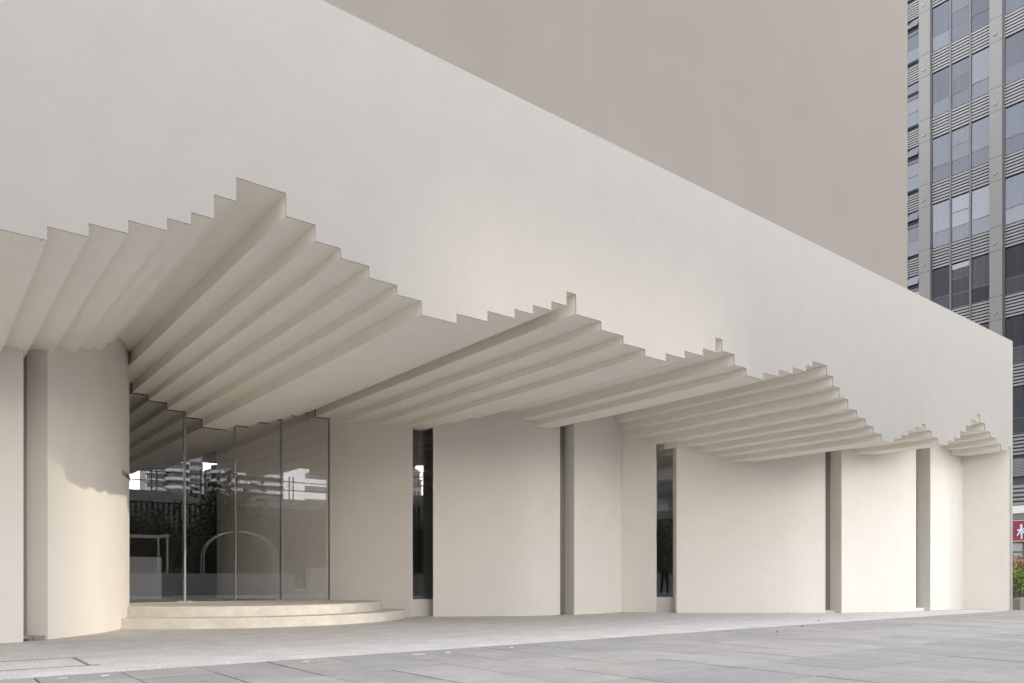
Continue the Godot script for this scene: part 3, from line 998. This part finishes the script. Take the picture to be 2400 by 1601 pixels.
func make_balcony_tower() -> void:
	var t := thing("balcony_tower", Vector3(78, 0, 275), "tall grey residential tower with stacked curved balconies", "building")
	box("body", Vector3(69.5, 0, 271), Vector3(82, 72, 290), M.facade, t)
	box("wing", Vector3(81.2, 0, 267), Vector3(86.3, 76, 285), M.facade, t)
	for k in 21:
		var y := 8.0 + 3.1 * k
		round_slab("balcony", Vector3(71.2, y, 271), 4.2, 1.1, M.balcony, t)
		round_slab("balcony_glass", Vector3(71.2, y + 1.55, 271), 3.6, 1.98, M.far_glass, t)
		round_slab("balcony", Vector3(77.4, y + 0.9, 269), 4.6, 1.1, M.balcony, t)
		round_slab("balcony_glass", Vector3(77.4, y + 2.45, 269), 3.9, 1.98, M.far_glass, t)
		box("window", Vector3(81.8, y + 0.2, 266.9), Vector3(85.9, y + 1.7, 266.98), M.far_glass, t)

func make_terrace_block() -> void:
	var t := thing("terrace_block", Vector3(108, 0, 275), "pale mid rise block with long white terraces and rounded ends", "building")
	box("body", Vector3(93, 0, 272), Vector3(126, 43.6, 290), M.facade, t)
	for k in 12:
		var y := 5.6 + 3.2 * k
		box("terrace", Vector3(96, y - 0.55, 266.5), Vector3(122, y + 0.55, 272), M.balcony, t)
		box("glazing", Vector3(96, y + 0.56, 270.5), Vector3(122, y + 2.6, 271.5), M.far_glass, t)
		round_slab("round_terrace", Vector3(94.5, y + 0.01, 270), 5.0, 1.1, M.balcony, t)
		round_slab("round_glazing", Vector3(94.5, y + 1.6, 270), 4.3, 2.04, M.far_glass, t)
		round_slab("round_terrace", Vector3(122.5, y + 0.02, 270), 5.2, 1.1, M.balcony, t)
		round_slab("round_glazing", Vector3(122.5, y + 1.6, 270), 4.4, 2.04, M.far_glass, t)
	box("roof_room", Vector3(104, 43.6, 273), Vector3(113, 45.6, 286), M.balcony, t)

func make_ornate_block() -> void:
	var t := thing("ornate_block", Vector3(28, 0, 308), "pale stone block with tall narrow windows and a pedimented attic", "building")
	box("body", Vector3(8, 0, 300), Vector3(39.6, 42.5, 325), M.ornate, t)
	box("attic", Vector3(31.5, 42.5, 301), Vector3(39.0, 46.0, 320), M.ornate, t)
	put("pediment", extrude_xy(PackedVector2Array([Vector2(31.0, 46.0), Vector2(39.5, 46.0), Vector2(35.2, 48.6)]), 300.6, 320.0), M.ornate, t)
	for y in [29.2, 34.6, 39.8, 42.1]:
		box("cornice", Vector3(7.6, y, 299.2), Vector3(40.0, y + 0.5, 300.0), M.ornate, t)
	for k in 8:
		for i in 20:
			if k < 4 and i < 10: continue
			box("window", Vector3(8.5 + i * 1.55, 3.0 + 5.2 * k, 299.9), Vector3(9.25 + i * 1.55, 6.6 + 5.2 * k, 299.98), M.far_glass, t)
	for i in 5:
		box("window", Vector3(32.0 + i * 1.45, 43.0, 300.9), Vector3(32.7 + i * 1.45, 45.4, 300.98), M.far_glass, t)

func arch(x: float, z: float, w: float, label: String, turn := 0.0) -> void:
	var a := thing("garden_arch", Vector3(x, 0, z), label, "garden arch")
	a.rotation.y = turn
	for dz in [-0.2, 0.2]:
		var st := begin()
		var H := 1.75
		var R := w / 2
		bar(st, Vector3(-R, 0, dz), Vector3(-R, H, dz), 0.019, 0.019)
		bar(st, Vector3(R, 0, dz), Vector3(R, H, dz), 0.019, 0.019)
		var rise := 1.2
		for i in 20:
			var t0 := PI * i / 20
			var t1 := PI * (i + 1) / 20
			bar(st, Vector3(-cos(t0) * R, H + sin(t0) * rise, dz), Vector3(-cos(t1) * R, H + sin(t1) * rise, dz), 0.019, 0.019)
		local(a, "hoop", st.commit(), M.white_paint)
	for i in 7:
		var t0 := PI * i / 6
		var st := begin()
		bar(st, Vector3(-cos(t0) * w / 2, 1.75 + sin(t0) * 1.2, -0.2), Vector3(-cos(t0) * w / 2, 1.75 + sin(t0) * 1.2, 0.2), 0.015, 0.015)
		local(a, "rung", st.commit(), M.white_paint)

func local(parent: Node3D, called: String, mesh: Mesh, m: Material) -> MeshInstance3D:
	var o := MeshInstance3D.new()
	o.name = called
	o.mesh = mesh
	o.material_override = m
	parent.add_child(o, true)
	return o

func make_garden() -> void:
	# white arches and a flat pergola, low walls, and a belt of dark trees behind them
	arch(12.2, 6.0, 3.4, "white tubular garden arch standing alone behind a low grey wall")
	arch(-8.0, 9.0, 3.4, "white tubular garden arch near the ornamental trees", 0.7)
	var p := thing("pergola", Vector3(8.1, 0, 6.5), "white flat topped pergola frame of thin square bars", "pergola")
	for q in [[6.6, 6.0], [9.0, 6.0], [6.6, 7.6], [9.0, 7.6]]:
		box("post", Vector3(q[0] - 0.03, 0, q[1] - 0.03), Vector3(q[0] + 0.03, 2.6, q[1] + 0.03), M.white_paint, p)
	for k in 6:
		box("rafter", Vector3(6.5, 2.6, 5.97 + k * 0.33), Vector3(9.1, 2.66, 6.03 + k * 0.33), M.white_paint, p)
	for q in [6.6, 9.0]:
		box("beam", Vector3(q - 0.03, 2.661, 5.9), Vector3(q + 0.03, 2.72, 7.75), M.white_paint, p)
	for w in [[5.0, 5.4, 14.6, 0.98, "long low grey garden wall in front of the white pergola"], [15.0, 4.6, 24.0, 1.25, "taller low grey garden wall beside the white arch"], [-14.0, 6.6, 3.0, 0.98, "low grey garden wall in front of the dark tree belt"]]:
		var g := box("garden_wall", Vector3(w[0], 0, w[1]), Vector3(w[2], w[3], w[1] + 0.3), M.low_wall)
		tag(g, w[4], "wall")
	var proto: Node3D = null
	var spots := []
	for i in 17:
		spots.append([Vector3(-20.0 + i * 3.1 + rng.randf_range(-0.6, 0.6), 0, 13.5 + rng.randf_range(-1.2, 1.2)), rng.randf_range(0.85, 1.05)])
	for i in 9: spots.append([Vector3(7.5 + i * 2.1 + rng.randf_range(-0.5, 0.5), 0, 10.8 + rng.randf_range(-0.7, 0.7)), rng.randf_range(0.72, 0.9)])
	spots.append([Vector3(13.6, 0, 12.4), 1.28])
	for s in spots:
		var t: Node3D
		if proto == null:
			proto = thing("tree", s[0], "dark leafy young tree in the belt behind the garden walls", "tree", "trees in the belt behind the garden walls")
			var st := begin()
			bar(st, Vector3.ZERO, Vector3(0.1, 2.2, 0), 0.1, 0.06)
			for k in 7:
				var a := k * 0.9
				bar(st, Vector3(0.05, 1.0 + 0.25 * k, 0), Vector3(cos(a) * 1.1, 2.0 + 0.4 * k, sin(a) * 1.1), 0.045, 0.012, 6)
			local(proto, "trunk", st.commit(), M.bark)
			var mm := leaves(3600, func():
				var d := Vector3(rng.randfn(), rng.randfn(), rng.randfn()).normalized() * pow(rng.randf(), 0.45)
				var lump := 1.0 + 0.25 * sin(d.x * 7.0 + d.y * 5.0) * sin(d.z * 6.0)
				return Vector3(d.x * 1.9 * lump, 2.7 + d.y * 2.5 * lump, d.z * 1.7 * lump), 0.22, M.leaf_tree, func():
				var v := rng.randf_range(0.4, 1.6)
				return Color(v, v, v * 0.8))
			mm.name = "crown"
			tag(mm, "", "", "", "stuff")
			proto.add_child(mm)
			t = proto
		else:
			t = proto.duplicate()
			t.name = numbered("tree")
			add_child(t)
		t.position = s[0]
		t.scale = Vector3.ONE * s[1]
		t.rotation.y = rng.randf() * TAU

func make_elevated_road() -> void:
	var r := thing("elevated_road", Vector3(10, 0, 24), "dark elevated road deck on slatted side screens with a thin metal railing", "bridge")
	box("deck", Vector3(-60, 5.6, 22), Vector3(70, 6.3, 34), M.concrete, r)
	var st := begin()
	for i in 400:
		var x := -60.0 + i * 0.325
		sbox(st, Vector3(x, 0, 21.9), Vector3(x + 0.14, 5.5, 22.0), )
	tag(put("slat_screen", st.commit(), M.concrete, r), "", "", "", "stuff")
	box("back_screen", Vector3(-60, 0, 22.4), Vector3(70, 5.59, 22.6), M.rail, r)
	for y in [6.9, 7.5]:
		box("rail", Vector3(-60, y, 22.0), Vector3(70, y + 0.06, 22.06), M.rail, r)
	st = begin()
	for i in 44:
		var x := -60.0 + i * 3.0
		sbox(st, Vector3(x, 6.3, 22.0), Vector3(x + 0.07, 7.9, 22.07))
		sbox(st, Vector3(x + 0.3, 6.3, 22.0), Vector3(x + 0.37, 7.9, 22.07))
	tag(put("rail_posts", st.commit(), M.rail, r), "", "", "", "stuff")
